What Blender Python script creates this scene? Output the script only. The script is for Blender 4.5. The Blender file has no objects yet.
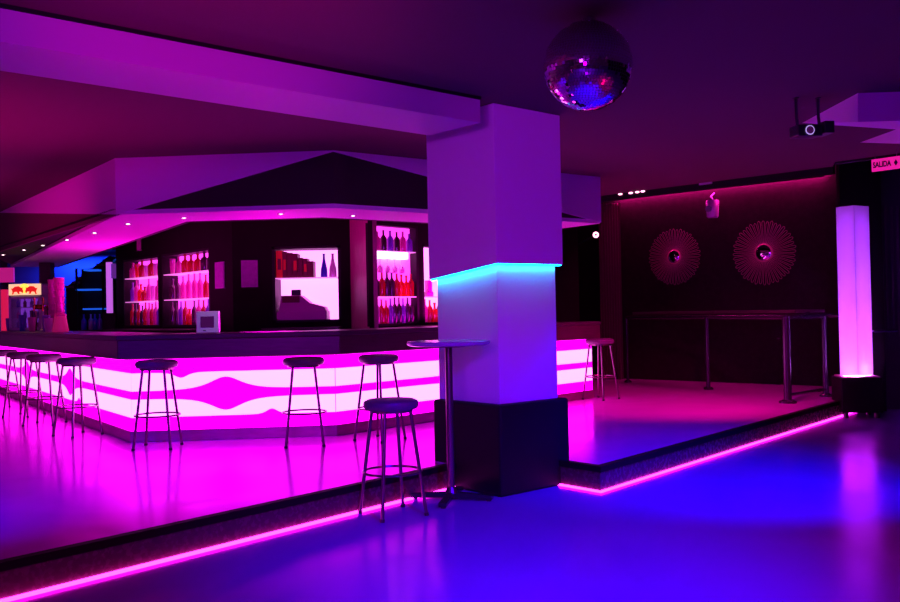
import bpy, bmesh, math, random
from mathutils import Vector, Matrix
random.seed(7)
C = bpy.context.scene.collection
PI = math.pi
V = Vector
# ------------------------------------------------------------------ camera
F = 890.0; EYE = 1.29; ROLL = .02; PITCH = 12/890
fw = V((0, 1, PITCH)).normalized()
rt = V((1, 0, -ROLL)); rt = (rt - fw*rt.dot(fw)).normalized()
up = rt.cross(fw)
cam_d = bpy.data.cameras.new('camera'); cam = bpy.data.objects.new('camera', cam_d); C.objects.link(cam)
cam_d.sensor_width = 36; cam_d.lens = 36*F/900; cam_d.clip_start = .05
cam.matrix_world = Matrix(((rt.x, up.x, -fw.x, 0), (rt.y, up.y, -fw.y, 0), (rt.z, up.z, -fw.z, EYE), (0, 0, 0, 1)))
bpy.context.scene.camera = cam
vs = bpy.context.scene.view_settings
vs.view_transform = 'Standard'; vs.look = 'None'; vs.gamma = 1; vs.exposure = 0; vs.use_curve_mapping = False

def ray(px, py): return rt*((px-450)/F) + up*((301-py)/F) + fw
def P(px, py, z):                       # photo measurement -> point at height z
    d = ray(px, py); t = (z-EYE)/d.z; return V((d.x*t, d.y*t, z))
def D(px, py, y):                       # -> point at depth y
    d = ray(px, py); t = y/d.y; return V((d.x*t, y, EYE+d.z*t))
def hit(px, py, A, B):                  # -> point in the vertical plane through A, B
    d = ray(px, py); ax, ay = A[0], A[1]; bx, by = B[0]-A[0], B[1]-A[1]
    t = (ax*by-ay*bx)/(d.x*by-d.y*bx); return V((d.x*t, d.y*t, EYE+d.z*t))
def frac(p, A, B):
    b = V((B[0]-A[0], B[1]-A[1])); return (V((p[0]-A[0], p[1]-A[1]))).dot(b)/b.length
def z0(p, z=0): return V((p[0], p[1], z))

# ------------------------------------------------------------------ materials
MATS = {}
def mat(name, col=(.5, .5, .5), rough=.5, metal=0., emit=None, es=1., noise=0., nscale=4., bump=0., bscale=20., spec=.5, trans=0., stretch=None, rvar=0., stint=(1, 1, 1)):
    m = bpy.data.materials.new(name); m.use_nodes = True; nt = m.node_tree; N = nt.nodes; L = nt.links
    b = N['Principled BSDF']
    b.inputs['Base Color'].default_value = (*col, 1); b.inputs['Roughness'].default_value = rough
    b.inputs['Metallic'].default_value = metal; b.inputs['Specular IOR Level'].default_value = spec
    if trans: b.inputs['Transmission Weight'].default_value = trans
    tc = N.new('ShaderNodeTexCoord'); mp = N.new('ShaderNodeMapping'); L.new(tc.outputs['Object'], mp.inputs[0])
    if stretch: mp.inputs['Scale'].default_value = stretch
    if noise or rvar:
        n = N.new('ShaderNodeTexNoise'); n.inputs['Scale'].default_value = nscale; n.inputs['Detail'].default_value = 5
        L.new(mp.outputs[0], n.inputs[0])
        if noise:
            mx = N.new('ShaderNodeMix'); mx.data_type = 'RGBA'
            mx.inputs[6].default_value = (*[c*(1-noise) for c in col], 1); mx.inputs[7].default_value = (*[min(1, c*(1+noise)) for c in col], 1)
            L.new(n.outputs[0], mx.inputs[0]); L.new(mx.outputs[2], b.inputs['Base Color'])
        if rvar:
            mr = N.new('ShaderNodeMapRange'); mr.inputs['From Min'].default_value = .3; mr.inputs['From Max'].default_value = .7
            mr.inputs['To Min'].default_value = max(.02, rough-rvar); mr.inputs['To Max'].default_value = rough+rvar
            L.new(n.outputs[0], mr.inputs[0]); L.new(mr.outputs[0], b.inputs['Roughness'])
    if bump:
        n2 = N.new('ShaderNodeTexNoise'); n2.inputs['Scale'].default_value = bscale; n2.inputs['Detail'].default_value = 3
        L.new(mp.outputs[0], n2.inputs[0]); bp = N.new('ShaderNodeBump'); bp.inputs['Strength'].default_value = bump; bp.inputs['Distance'].default_value = .01
        L.new(n2.outputs[0], bp.inputs['Height']); L.new(bp.outputs[0], b.inputs['Normal'])
    if emit:
        b.inputs['Emission Color'].default_value = (*emit, 1); b.inputs['Emission Strength'].default_value = es
    b.inputs['Specular Tint'].default_value = (*stint, 1)
    MATS[name] = m; return m
def translucent(name, col, gloss=.15, w=.6):
    m = bpy.data.materials.new(name); m.use_nodes = True; nt = m.node_tree; N = nt.nodes; L = nt.links
    N.remove(N['Principled BSDF']); out = N['Material Output']
    t = N.new('ShaderNodeBsdfTranslucent'); t.inputs[0].default_value = (*col, 1)
    d = N.new('ShaderNodeBsdfDiffuse'); d.inputs[0].default_value = (*col, 1)
    g = N.new('ShaderNodeBsdfGlossy'); g.inputs['Roughness'].default_value = .15
    a = N.new('ShaderNodeMixShader'); a.inputs[0].default_value = w; L.new(d.outputs[0], a.inputs[1]); L.new(t.outputs[0], a.inputs[2])
    c = N.new('ShaderNodeMixShader'); c.inputs[0].default_value = gloss; L.new(a.outputs[0], c.inputs[1]); L.new(g.outputs[0], c.inputs[2])
    L.new(c.outputs[0], out.inputs[0]); return m
def see_through(name, tint, k=.12):
    m = bpy.data.materials.new(name); m.use_nodes = True; nt = m.node_tree; N = nt.nodes; L = nt.links
    N.remove(N['Principled BSDF']); out = N['Material Output']
    t = N.new('ShaderNodeBsdfTransparent'); t.inputs[0].default_value = (*tint, 1)
    g = N.new('ShaderNodeBsdfGlossy'); g.inputs['Roughness'].default_value = .05
    a = N.new('ShaderNodeMixShader'); a.inputs[0].default_value = k; L.new(t.outputs[0], a.inputs[1]); L.new(g.outputs[0], a.inputs[2])
    L.new(a.outputs[0], out.inputs[0]); return m

def light_tinted_floor(name, col, gl, rough, ior, stretch):
    """pale floor, coloured light put into its diffuse body and gloss tint, with slight brushed unevenness"""
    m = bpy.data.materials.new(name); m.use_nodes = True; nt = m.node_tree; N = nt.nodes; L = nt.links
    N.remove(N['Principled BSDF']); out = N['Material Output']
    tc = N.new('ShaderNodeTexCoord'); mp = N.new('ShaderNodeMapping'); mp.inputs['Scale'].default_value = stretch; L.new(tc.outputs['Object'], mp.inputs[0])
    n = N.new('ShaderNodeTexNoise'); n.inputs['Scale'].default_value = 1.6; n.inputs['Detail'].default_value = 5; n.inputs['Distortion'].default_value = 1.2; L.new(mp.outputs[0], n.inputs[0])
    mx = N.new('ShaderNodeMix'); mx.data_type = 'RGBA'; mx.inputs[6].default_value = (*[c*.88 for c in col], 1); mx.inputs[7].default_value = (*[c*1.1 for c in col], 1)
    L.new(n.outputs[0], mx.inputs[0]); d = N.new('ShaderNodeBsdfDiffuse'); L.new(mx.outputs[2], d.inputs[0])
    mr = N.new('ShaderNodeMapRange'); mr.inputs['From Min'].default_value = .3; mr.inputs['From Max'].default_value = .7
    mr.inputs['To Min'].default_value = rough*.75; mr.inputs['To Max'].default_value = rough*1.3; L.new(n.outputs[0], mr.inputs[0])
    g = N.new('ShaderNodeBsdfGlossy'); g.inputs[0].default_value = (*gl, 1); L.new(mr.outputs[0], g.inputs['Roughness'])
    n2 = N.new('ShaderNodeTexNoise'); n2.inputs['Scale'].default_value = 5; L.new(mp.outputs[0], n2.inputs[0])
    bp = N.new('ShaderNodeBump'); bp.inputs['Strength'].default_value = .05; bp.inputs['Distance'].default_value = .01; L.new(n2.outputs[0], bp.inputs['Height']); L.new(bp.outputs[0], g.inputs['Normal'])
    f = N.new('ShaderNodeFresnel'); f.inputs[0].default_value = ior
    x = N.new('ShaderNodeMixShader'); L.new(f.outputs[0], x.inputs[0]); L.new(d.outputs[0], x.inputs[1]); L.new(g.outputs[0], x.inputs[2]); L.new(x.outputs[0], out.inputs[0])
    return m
m_floor = light_tinted_floor('violet_light_floor_tint', (.27, .05, .62), (.95, .12, 1), .2, 1.5, (1, .6, 1))  # blue and violet light put into the pale floor's colour and gloss
m_plat = light_tinted_floor('magenta_light_floor_tint', (.7, .03, .62), (1, .04, 1), .18, 1.5, (1, 1, 1))  # magenta bar glow put into the platform's colour and gloss
m_ceil = mat('matt_painted_ceiling', (.095, .05, .05), .85, noise=.05, nscale=.8)
m_dceil = mat('dark_ceiling', (.01, .008, .01), .9)
m_white = mat('white_paint', (.78, .76, .8), .6, bump=.03, bscale=60)
m_wall = mat('dark_wall_paint', (.014, .007, .011), .85, spec=.08, noise=.3, nscale=3)
m_backwall = mat('dark_textured_wall', (.028, .01, .018), .9, spec=.08, noise=.35, nscale=14, bump=.3, bscale=40)
m_lwall = mat('grey_wall', (.3, .28, .3), .8)
m_black = mat('black_panel', (.007, .005, .007), .6, spec=.2, noise=.2, nscale=9)
m_dwood = mat('dark_varnished_wood', (.09, .035, .05), .3, noise=.5, nscale=6, stretch=(1, 1, 9), bump=.05)
m_wood = mat('grained_wood_panel', (.5, .2, .26), .5, noise=.45, nscale=16, stretch=(5, 5, .5))
m_marble = mat('dark_marble_tile', (.1, .025, .05), .25, noise=.35, nscale=30, bump=.1, bscale=15, rvar=.12)
m_nose = mat('black_step_nosing', (.02, .006, .012), .6, spec=.03)
m_kick = mat('kick_board_steel', (.35, .16, .24), .28, metal=.6, noise=.3, nscale=7, stretch=(1, 1, 6))
m_mag = mat('backlit_magenta_acrylic', (.8, .05, .8), .35, emit=(1., .0, .85), es=3.2)
m_wht = mat('backlit_white_acrylic', (.9, .8, .9), .35, emit=(1., .17, .95), es=3.8)
m_lin = mat('backlit_pink_line', (.9, .5, .9), .35, emit=(1., .06, .9), es=3.2)
m_led = mat('pink_led_strip', (.9, .5, .8), .4, emit=(1., .03, .72), es=8.)
m_cy = mat('cyan_led_strip', (.2, .8, 1), .4, emit=(.0, .38, 1.), es=34)
m_pled = mat('wall_wash_led', (1, .1, .5), .4, emit=(1., .01, .4), es=70)
m_cabback = mat('backlit_cabinet_panel', (.9, .4, .9), .5, emit=(1., .05, .8), es=1.7)
m_cabbright = mat('backlit_bright_panel', (.9, .7, .9), .5, emit=(1., .25, .9), es=2.2)
m_shelf = mat('glass_shelf_edge', (.9, .4, .8), .2, emit=(1., .25, .9), es=.7)
m_frame = mat('dark_cabinet_frame', (.02, .008, .016), .5, spec=.2)
m_metal = mat('dark_bronze_metal', (.22, .13, .16), .28, metal=.9)
m_rail = mat('dark_painted_steel', (.035, .02, .04), .2, metal=.3)
m_seat = mat('purple_velvet_seat', (.13, .07, .12), .45, noise=.25, nscale=40, bump=.15, bscale=70)
m_table = mat('grey_laminate_tabletop', (.4, .38, .45), .18)
m_mirror = mat('mirror_tile', (.9, .9, .95), .06, metal=1)
m_ballcore = mat('disco_ball_core', (.16, .14, .2), .6)
m_copper = mat('copper_wire', (.95, .4, .35), .4, metal=.3)
m_glassm = mat('convex_mirror_glass', (.85, .9, .9), .04, metal=1)
m_chrome = mat('chrome', (.7, .68, .72), .15, metal=1)
m_plast = mat('grey_plastic', (.45, .42, .5), .4)
m_dplast = mat('black_plastic', (.02, .02, .025), .35)
m_paper = mat('printed_paper', (.4, .32, .45), .8, noise=.35, nscale=30)
m_glow = mat('downlight_bulb', (1, .9, .7), .3, emit=(1., .7, .75), es=7)
m_pinkbulb = mat('pink_bulb', (1, .6, .8), .3, emit=(1., .35, .6), es=4)
m_cream = mat('backlit_cream_sign', (1, .9, .7), .4, emit=(1., .62, .3), es=.95)
m_yel = mat('backlit_yellow', (1, .7, .1), .4, emit=(1., .65, .08), es=1.4)
m_redl = mat('backlit_red', (.8, .02, .02), .4, emit=(.8, .01, .01), es=.9)
m_sign = mat('backlit_pink_sign', (.8, .1, .4), .4, emit=(.85, .012, .28), es=.85)
m_signt = mat('sign_lettering', (.05, .0, .05), .5)
m_pinkpanel = mat('backlit_pink_panel', (.8, .1, .4), .5, emit=(.5, .01, .2), es=.8)
m_redpanel = mat('backlit_red_panel', (.8, .05, .1), .5, emit=(.75, .01, .08), es=.8)
m_bluewall = mat('blue_lit_wall_tint', (.08, .12, .6), .7)  # blue light on the alcove wall put into its base colour
m_tubelens = translucent('frosted_acrylic_tube', (.78, .55, .95), .06, .75)
m_screen = mat('screen_glass', (.03, .01, .05), .1, emit=(.1, .005, .12), es=.4)
m_silver = mat('brushed_silver', (.72, .68, .78), .35, metal=.25)
m_gold = mat('polished_brass', (.8, .5, .12), .2, metal=1)
m_cup = translucent('pink_cup_plastic', (1, .15, .65), .1, .5)
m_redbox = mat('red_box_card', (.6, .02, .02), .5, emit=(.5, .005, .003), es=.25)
m_darkbox = mat('dark_maroon_card', (.16, .02, .03), .5)
m_reg = mat('lilac_register_plastic', (.75, .25, .6), .4)
m_glass = see_through('clear_glass', (.85, .8, .9), .12)
BOT = {'pink': translucent('pink_bottle_glass', (.85, .12, .6)), 'red': translucent('red_bottle_glass', (.7, .02, .04)),
       'dark': translucent('dark_bottle_glass', (.12, .01, .08)), 'violet': translucent('violet_bottle_glass', (.4, .1, .75)),
       'orange': translucent('orange_bottle_glass', (.95, .1, .02)), 'pale': translucent('pale_bottle_glass', (.95, .55, .9)),
       'blue': translucent('blue_bottle_glass', (.12, .06, .8))}

# ------------------------------------------------------------------ mesh helpers
class MB:
    def __init__(s): s.v = []; s.f = []; s.m = []
    def add(s, verts, faces, mi=0):
        o = len(s.v); s.v += [tuple(v) for v in verts]; s.f += [tuple(i+o for i in f) for f in faces]; s.m += [mi]*len(faces)
    def box(s, x0, x1, y0, y1, z0_, z1, mi=0):
        s.prism([(x0, y0), (x1, y0), (x1, y1), (x0, y1)], z0_, z1, mi)
    def prism(s, pts, za, zb, mi=0):                 # za / zb may be lists
        n = len(pts); za = za if isinstance(za, (list, tuple)) else [za]*n; zb = zb if isinstance(zb, (list, tuple)) else [zb]*n
        vs_ = [(p[0], p[1], za[i]) for i, p in enumerate(pts)] + [(p[0], p[1], zb[i]) for i, p in enumerate(pts)]
        fs = [tuple(range(n))[::-1], tuple(range(n, 2*n))] + [(i, (i+1) % n, n+(i+1) % n, n+i) for i in range(n)]
        s.add(vs_, fs, mi)
    def band(s, A, B, za, zb, mi=0):                 # solid strip between two polylines
        s_n = len(A)
        for i in range(s_n-1):
            s.prism([A[i], A[i+1], B[i+1], B[i]], za, zb, mi)
    def solid(s, pts3, off, mi=0):                   # flat polygon given a thickness vector
        n = len(pts3); q = [V(p)+V(off) for p in pts3]
        s.add(list(pts3)+q, [tuple(range(n)), tuple(range(n, 2*n))[::-1]] + [(i, n+i, n+(i+1) % n, (i+1) % n) for i in range(n)], mi)
    def tube(s, path, r, seg=10, mi=0, closed=False, cap=True):
        path = [V(p) for p in path]; n = len(path); rs = r if isinstance(r, (list, tuple)) else [r]*n
        o = len(s.v); prev = None
        for i, p in enumerate(path):
            a = path[(i-1) % n] if (closed or i > 0) else p; b = path[(i+1) % n] if (closed or i < n-1) else p
            t = (b-a).normalized()
            if prev is None: prev = t.orthogonal().normalized()
            u = (prev - t*prev.dot(t))
            u = u.normalized() if u.length > 1e-6 else t.orthogonal().normalized(); prev = u; w = t.cross(u)
            for k in range(seg):
                an = 2*PI*k/seg; s.v.append(tuple(p+(u*math.cos(an)+w*math.sin(an))*rs[i]))
        m_ = n if closed else n-1
        for i in range(m_):
            for k in range(seg):
                a = o+i*seg+k; b = o+i*seg+(k+1) % seg; c = o+((i+1) % n)*seg+(k+1) % seg; d = o+((i+1) % n)*seg+k
                s.f.append((a, b, c, d)); s.m.append(mi)
        if not closed and cap:
            s.f.append(tuple(o+k for k in range(seg))[::-1]); s.m.append(mi)
            s.f.append(tuple(o+(n-1)*seg+k for k in range(seg))); s.m.append(mi)
    def lathe(s, prof, seg=16, c=(0, 0, 0), mi=0, sx=1, sy=1):
        o = len(s.v); n = len(prof)
        for r, z in prof:
            for k in range(seg):
                a = 2*PI*k/seg; s.v.append((c[0]+r*math.cos(a)*sx, c[1]+r*math.sin(a)*sy, c[2]+z))
        for i in range(n-1):
            for k in range(seg):
                s.f.append((o+i*seg+k, o+i*seg+(k+1) % seg, o+(i+1)*seg+(k+1) % seg, o+(i+1)*seg+k)); s.m.append(mi)
        s.f.append(tuple(o+k for k in range(seg))[::-1]); s.m.append(mi)
        s.f.append(tuple(o+(n-1)*seg+k for k in range(seg))); s.m.append(mi)
    def build(s, name, mats, parent=None, smooth=False, bevel=0):
        me = bpy.data.meshes.new(name); me.from_pydata(s.v, [], s.f)
        for mm in (mats if isinstance(mats, (list, tuple)) else [mats]): me.materials.append(mm)
        me.polygons.foreach_set('material_index', s.m)
        bm = bmesh.new(); bm.from_mesh(me); bmesh.ops.recalc_face_normals(bm, faces=bm.faces); bm.to_mesh(me); bm.free()
        o = bpy.data.objects.new(name, me); C.objects.link(o)
        if parent is not None: o.parent = parent
        if smooth:
            me.polygons.foreach_set('use_smooth', [True]*len(me.polygons)); me.set_sharp_from_angle(angle=math.radians(40))
        if bevel:
            b = o.modifiers.new('bevel', 'BEVEL'); b.width = bevel; b.segments = 2; b.limit_method = 'ANGLE'
        me.update(); return o
def tag(o, label, cat, group=None, kind=None):
    if label: o['label'] = label
    if cat: o['category'] = cat
    if group: o['group'] = group
    if kind: o['kind'] = kind
    return o
def thing(name, label, cat, loc=(0, 0, 0), rz=0, group=None):
    o = bpy.data.objects.new(name, None); C.objects.link(o); o.location = loc; o.rotation_euler = (0, 0, rz); o.empty_display_size = .1
    return tag(o, label, cat, group)
def struct(o): o['kind'] = 'structure'; return o
def box(x0, x1, y0, y1, a, b): m = MB(); m.box(x0, x1, y0, y1, a, b); return m
def copy_tree(o, parent=None):
    c = o.copy(); C.objects.link(c); c.parent = parent
    for ch in o.children: copy_tree(ch, c)
    return c
def offset(pts, d):                                  # + d = to the right of travel (towards the viewer for left-to-right lines)
    pts = [V((p[0], p[1])) for p in pts]; out = []
    for i, p in enumerate(pts):
        ns = []
        if i > 0: t = (p-pts[i-1]).normalized(); ns.append(V((t.y, -t.x)))
        if i < len(pts)-1: t = (pts[i+1]-p).normalized(); ns.append(V((t.y, -t.x)))
        n = sum(ns, V((0, 0))).normalized(); out.append(p+n*(d/n.dot(ns[0])))
    return out

PL = .175; CE = 2.75; HI = 3.25
# ------------------------------------------------------------------ shell
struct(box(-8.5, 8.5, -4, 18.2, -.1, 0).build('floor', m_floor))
e0 = P(430, 494, 0); e00 = P(0, 602, 0); dl = (e00-e0).normalized(); E0 = e0+dl*((e0.x+8.2)/-dl.x)
E1 = e0-dl*.42
E2 = P(557, 484.5, 0); E3 = P(600, 492, 0); E4 = P(838, 417, 0); dr = (E4-E3).normalized(); E5 = E4+dr*.9
edge = [E0, E1, E2, E3, E5]
ed2 = [(p.x, p.y) for p in edge]
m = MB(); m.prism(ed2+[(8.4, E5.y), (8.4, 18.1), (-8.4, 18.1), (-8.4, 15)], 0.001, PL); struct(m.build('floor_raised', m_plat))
def run(pts, o1, o2, za, zb, mt, name):
    m = MB(); A = offset(pts, o1); B = offset(pts, o2); m.band(A, B, za, zb); return m.build(name, mt)
left_run = [E0, E1]; right_run = [E2, E3, E5]
struct(run(left_run, .012, 0, 0, PL-.03, m_marble, 'trim_1')); struct(run(right_run, .012, 0, 0, PL-.03, m_marble, 'trim_2'))
struct(run(left_run, (.03), -.025, PL-.03, PL+.012, m_nose, 'trim_3')); struct(run(right_run, (.03), -.025, PL-.03, PL+.012, m_nose, 'trim_4'))
tag(run(left_run, .034, .014, 0.001, .016, m_led, 'light_strip'), 'glowing pink light strip at the foot of the step, running left of the column', 'light strip')
tag(run(right_run, .03, .014, 0.001, .014, m_led, 'light_strip'), 'glowing pink light strip at the foot of the step between column and tube lamp', 'light strip')

H0 = P(610, 194.8, CE); H1 = P(833, 166.5, CE); hd = (H0-H1).normalized(); HL = H0+hd*((H0.x+8.4)/-hd.x)
if HL.y > 18: HL = H0+hd*((18-H0.y)/hd.y)
H2 = P(835, 162, CE); H3 = P(872, 157, CE); hd2 = (H3-H2).normalized(); H4 = H3+hd2*((8.4-H3.x)/hd2.x)
m = MB(); m.prism([(-8.4, -4), (8.4, -4), (H4.x, H4.y), (H3.x, H3.y), (H2.x, H2.y), (H1.x, H1.y), (H0.x, H0.y), (HL.x, HL.y), (-8.4, 18)], CE, CE+.05)
struct(m.build('ceiling', m_ceil))
struct(box(-8.5, 8.5, -4, 18.2, HI, HI+.1).build('ceiling.001', m_dceil))
m = MB(); hl = [HL, H0, H1]; m.band(offset(hl, 0), offset(hl, -.06), CE-.075, HI); struct(m.build('trim_5', m_black))
m = MB(); hl = [H2, H3, H4]; m.band(offset(hl, 0), offset(hl, -.06), CE-.02, HI); struct(m.build('trim_6', m_black))
# side and rear walls
struct(box(-8.5, -8.4, -4, 18.2, 0, HI).build('wall_left', m_lwall))
struct(box(8.4, 8.5, -4, 18.2, 0, HI).build('wall_right', m_wall))
struct(box(-8.5, 8.5, -4.1, -4, 0, HI).build('wall_front', m_lwall))
struct(box(-8.5, 8.5, 18.1, 18.2, 0, HI).build('wall_back', m_wall))
# back wall with the sunbursts (recedes to the left)
W0 = D(616, 380, 14.5); WV = D(-562, 324, 1000.0); wd = V((-562-450, 890)).normalized(); wd = V((wd.x, wd.y, 0))
W1 = W0-wd*((8.0-W0.x)/(-wd.x))
W1 = hit(846, 300, W0, W0+wd)
def slab(A, B, t, za, zb, mt, name):                # wall between A and B (left to right), thickness away from viewer
    m = MB(); a = offset([A, B], 0); b = offset([A, B], -t); m.band(a, b, za, zb); return m.build(name, mt)
W1e = W1-wd*1.2
struct(slab(W0, W1e, .15, PL, HI, m_backwall, 'wall_back.001'))
struct(slab(V((-1.5, 15.6, 0)), W0, .15, PL, HI, m_wall, 'wall_back.002'))
# curtain-like narrow return beside the corner
m = MB(); cb = D(611, 300, 14.3)
pts = [(cb.x-.17+.34*i/16, cb.y+(.03 if i % 2 else -.03)) for i in range(17)]
m.band(pts, [(x, y+.05) for x, y in pts], PL, 3.0)
tag(m.build('curtain', mat('plum_curtain', (.22, .06, .12), .8)), 'narrow plum curtain hanging in the far corner of the platform', 'curtain')
# wall-wash strip hidden above the header
wn = V((-wd.y, wd.x, 0));  wn = wn if wn.y < 0 else -wn
a = W0-wd*.1+wn*.06; b = W1+wd*.2+wn*.06
m = MB(); m.tube([z0(a, 3.12), z0(b, 3.12)], .025, 6); tag(m.build('light_strip', m_pled), 'pink wall washing light strip along the top of the sunburst wall', 'light strip')
m = MB(); pa_ = a+wn*.07; pb_ = b+wn*.07; pc_ = pb_+wn*.02; pd_ = pa_+wn*.02; m.prism([(v.x, v.y) for v in (pa_, pb_, pc_, pd_)], 3.05, HI); struct(m.build('added_glow_shield', m_black))  # added unseen board, keeps the strip's glow out of floor reflections
# pillar + right wall
struct(box(4.74, 5.24, 10.75, 10.84, 0, HI).build('wall_right.001', m_black))
m = MB(); m.box(5.24, 8.4, 10.95, 11.05, 0, HI)
for i in range(40): m.tube([(5.3+i*.075, 10.945, .9), (5.3+i*.075, 10.945, 2.5)], .018, 6)
struct(m.build('wall_right.002', mat('ribbed_dark_panel', (.05, .025, .06), .45)))

# ------------------------------------------------------------------ column
dR = V((.760, .649, 0)); dL = V((-.649, .760, 0)); K = P(501.4, 498, 0)
def colbox(px_r, py_r, px_l, py_l, ins=0.):
    k = K+(dR+dL)*ins
    r = hit(px_r, py_r, k, k+dR); l = hit(px_l, py_l, k, k+dL)
    return k, z0(r), z0(r+(l-k)), z0(l)
col = thing('square_column', 'purple-lit white square column with dark base and cyan glow under its wider upper half', 'column', z0(K))
def inlocal(pts, org): return [(p[0]-org[0], p[1]-org[1]) for p in pts]
k, r, bk, l = colbox(569, 397, 432.5, 397)
m = MB(); m.prism(inlocal([k, r, bk, l], K), 0, .64); m.build('plinth', m_black, col, bevel=.02)
k2, r2, bk2, l2 = colbox(556.5, 330, 438, 330, .05)
m = MB(); m.prism(inlocal([k2, r2, bk2, l2], K), .64, 1.8); m.build('shaft', m_white, col, bevel=.004)
k3, r3, bk3, l3 = colbox(563, 265, 429, 278)
m = MB(); m.prism(inlocal([k3, r3, bk3, l3], K), [1.63, 1.635, 1.56, 1.545], CE); m.build('upper_casing', m_white, col, bevel=.004)
# cyan strips tucked under the casing, facing the shaft
kk = z0(k3)-z0(K)
def under(a, b, za, zb, nm):
    a = z0(a-K); b = z0(b-K); t = (b-a).normalized(); n = V((t.y, -t.x, 0))
    if n.dot(V((0, -1, 0))) > 0: n = -n
    a = a+n*.012; b = b+n*.012; c = b+n*.016; d = a+n*.016
    m = MB(); m.prism([(p.x, p.y) for p in (a, b, c, d)], [za-.008, zb-.008, zb-.008, za-.008], [za-.001, zb-.001, zb-.001, za-.001]); o = m.build('light_strip', m_cy, col); o['label'] = nm
under(k3+dR*.01, r3-dR*.01, 1.63, 1.635, 'cyan light strip')
under(k3+dL*.01, l3-dL*.01, 1.63, 1.545, 'cyan light strip')

# ------------------------------------------------------------------ ceiling beam
b0 = P(-60, -8, CE); b1 = P(480, 97, CE); bd = (b1-b0).normalized(); bs = b0-bd*2.5
b1 = b1+bd*.0
nb = V((-bd.y, bd.x, 0)); nb = nb if nb.y > 0 else -nb
q1 = P(478, 124, 2.575); q2 = P(430, 135.5, 2.575)
wB = (q2-z0(q1, 2.575)).dot(nb)
m = MB(); e1 = z0(b1); e2 = z0(q2)
m.prism([(bs.x, bs.y), (e1.x, e1.y), (e2.x, e2.y), (bs.x+nb.x*wB, bs.y+nb.y*wB)], 2.575, CE)
struct(m.build('trim_7', mat('lilac_beam_paint', (.5, .3, .5), .6)))
m = MB(); o1 = bs-nb*.012; o2 = e1-nb*.012; m.prism([(o1.x, o1.y), (o2.x, o2.y), (e1.x, e1.y), (bs.x, bs.y)], CE-.02, CE); struct(m.build('trim_8', m_black))

# stepped white ceiling drops on the right
A_ = P(802, 123, CE); B_ = P(858, 93, CE); bot = D(858, 122, B_.y); z_ = bot.z
m = MB(); r_ = V((B_.x+3.5, B_.y-.15, 0))
m.add([A_, B_, bot, (r_.x, r_.y, CE), (r_.x, r_.y, z_), (A_.x+.02, A_.y+1.5, CE), (r_.x, r_.y+2.4, CE)],
      [(0, 1, 2), (1, 3, 4, 2), (0, 2, 4, 6), (0, 6, 3, 1), (3, 6, 4)])
struct(m.build('trim_9', m_white))
A_ = P(860, 142.5, CE); B_ = P(900, 128, CE); bot = D(900, 143, B_.y)
r_ = V((B_.x+2.5, B_.y-.1, 0)); m = MB()
m.add([A_, B_, bot, (r_.x, r_.y, CE), (r_.x, r_.y, bot.z), (r_.x, r_.y+1.4, CE)], [(0, 1, 2), (1, 3, 4, 2), (0, 2, 4, 5), (0, 5, 3, 1), (3, 5, 4)])
struct(m.build('trim_10', m_white))

# ------------------------------------------------------------------ bar counter
V1 = P(130.3, 442.7, PL); V2 = P(337, 435.8, PL); V3 = P(594, 397.5, PL); V0 = P(0, 393, PL)
V0 = V1+(V0-V1)*1.06
F0 = [z0(p) for p in (V0, V1, V2, V3)]
FR = offset(F0, -.02)
bar = thing('bar_counter', 'long angled bar with dark counter and glowing pink wavy front panels', 'bar counter', (0, 0, 0))
m = MB(); m.band(offset(FR, .02), offset(FR, -.45), PL, PL+.1); m.build('kick_board', m_kick, bar)
m = MB(); m.band(offset(FR, -.03), offset(FR, -.45), PL+.1, .933); m.build('carcass', m_black, bar)
m = MB(); m.band(offset(FR, .14), offset(FR, .06), .933, 1.105); m.build('fascia', m_dwood, bar, bevel=.008)
m = MB(); m.band(offset(FR, .15), offset(FR, -.55), 1.105, 1.148); m.build('countertop', mat('dark_polished_counter', (.08, .03, .06), .35, noise=.3, spec=.25), bar, bevel=.006)
m = MB(); m.band(offset(FR, .06), offset(FR, -.45), .925, 1.105); m.build('counter_support', m_black, bar)
def wave_panel(A, B, s0, s1, bulges, lows, dips, n):
    t = (V(B)-V(A)).normalized(); A = V(A); nn = V((-t[1], t[0]))          # away from viewer
    m = MB(); S = [s0+(s1-s0)*i/n for i in range(n+1)]
    def lv(s):
        bu = sum(a/math.cosh((s-c)/w) for c, a, w in bulges); lo = sum(a/math.cosh((s-c)/w)**1.3 for c, a, w in lows); di = sum(a/math.cosh((s-c)/w)**1.3 for c, a, w in dips)
        return [PL+.1, .338, .347, .395+lo, .56-bu, .634+bu, .798-di, .822-di*.8, .851-di*.3, .933]
    mi = [1, 2, 1, 0, 1, 0, 1, 2, 1]; rows = []
    for s in S:
        p = A+t*s; rows.append([len(m.v)+i for i in range(10)]); m.v += [(p.x, p.y, z) for z in lv(s)]
    for i in range(n):
        for j in range(9): m.f.append((rows[i][j], rows[i+1][j], rows[i+1][j+1], rows[i][j+1])); m.m.append(mi[j])
    a = A+t*s0; b = A+t*s1; c = b+nn*.03; d = a+nn*.03
    o = len(m.v); m.v += [(a.x, a.y, PL+.1), (b.x, b.y, PL+.1), (c.x, c.y, PL+.1), (d.x, d.y, PL+.1), (a.x, a.y, .933), (b.x, b.y, .933), (c.x, c.y, .933), (d.x, d.y, .933)]
    for f in ((0, 1, 2, 3), (4, 5, 6, 7), (1, 2, 6, 5), (2, 3, 7, 6), (3, 0, 4, 7)): m.f.append(tuple(o+i for i in f)); m.m.append(1)
    return m.build('light_panel', [m_wht, m_mag, mat('faint_line', (.8, .1, .8), .35, emit=(.8, .0, .7), es=1.1) if 'faint_line' not in MATS else MATS['faint_line']], bar)
A, B = FR[1], FR[2]; L_ = (B-A).length
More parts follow.
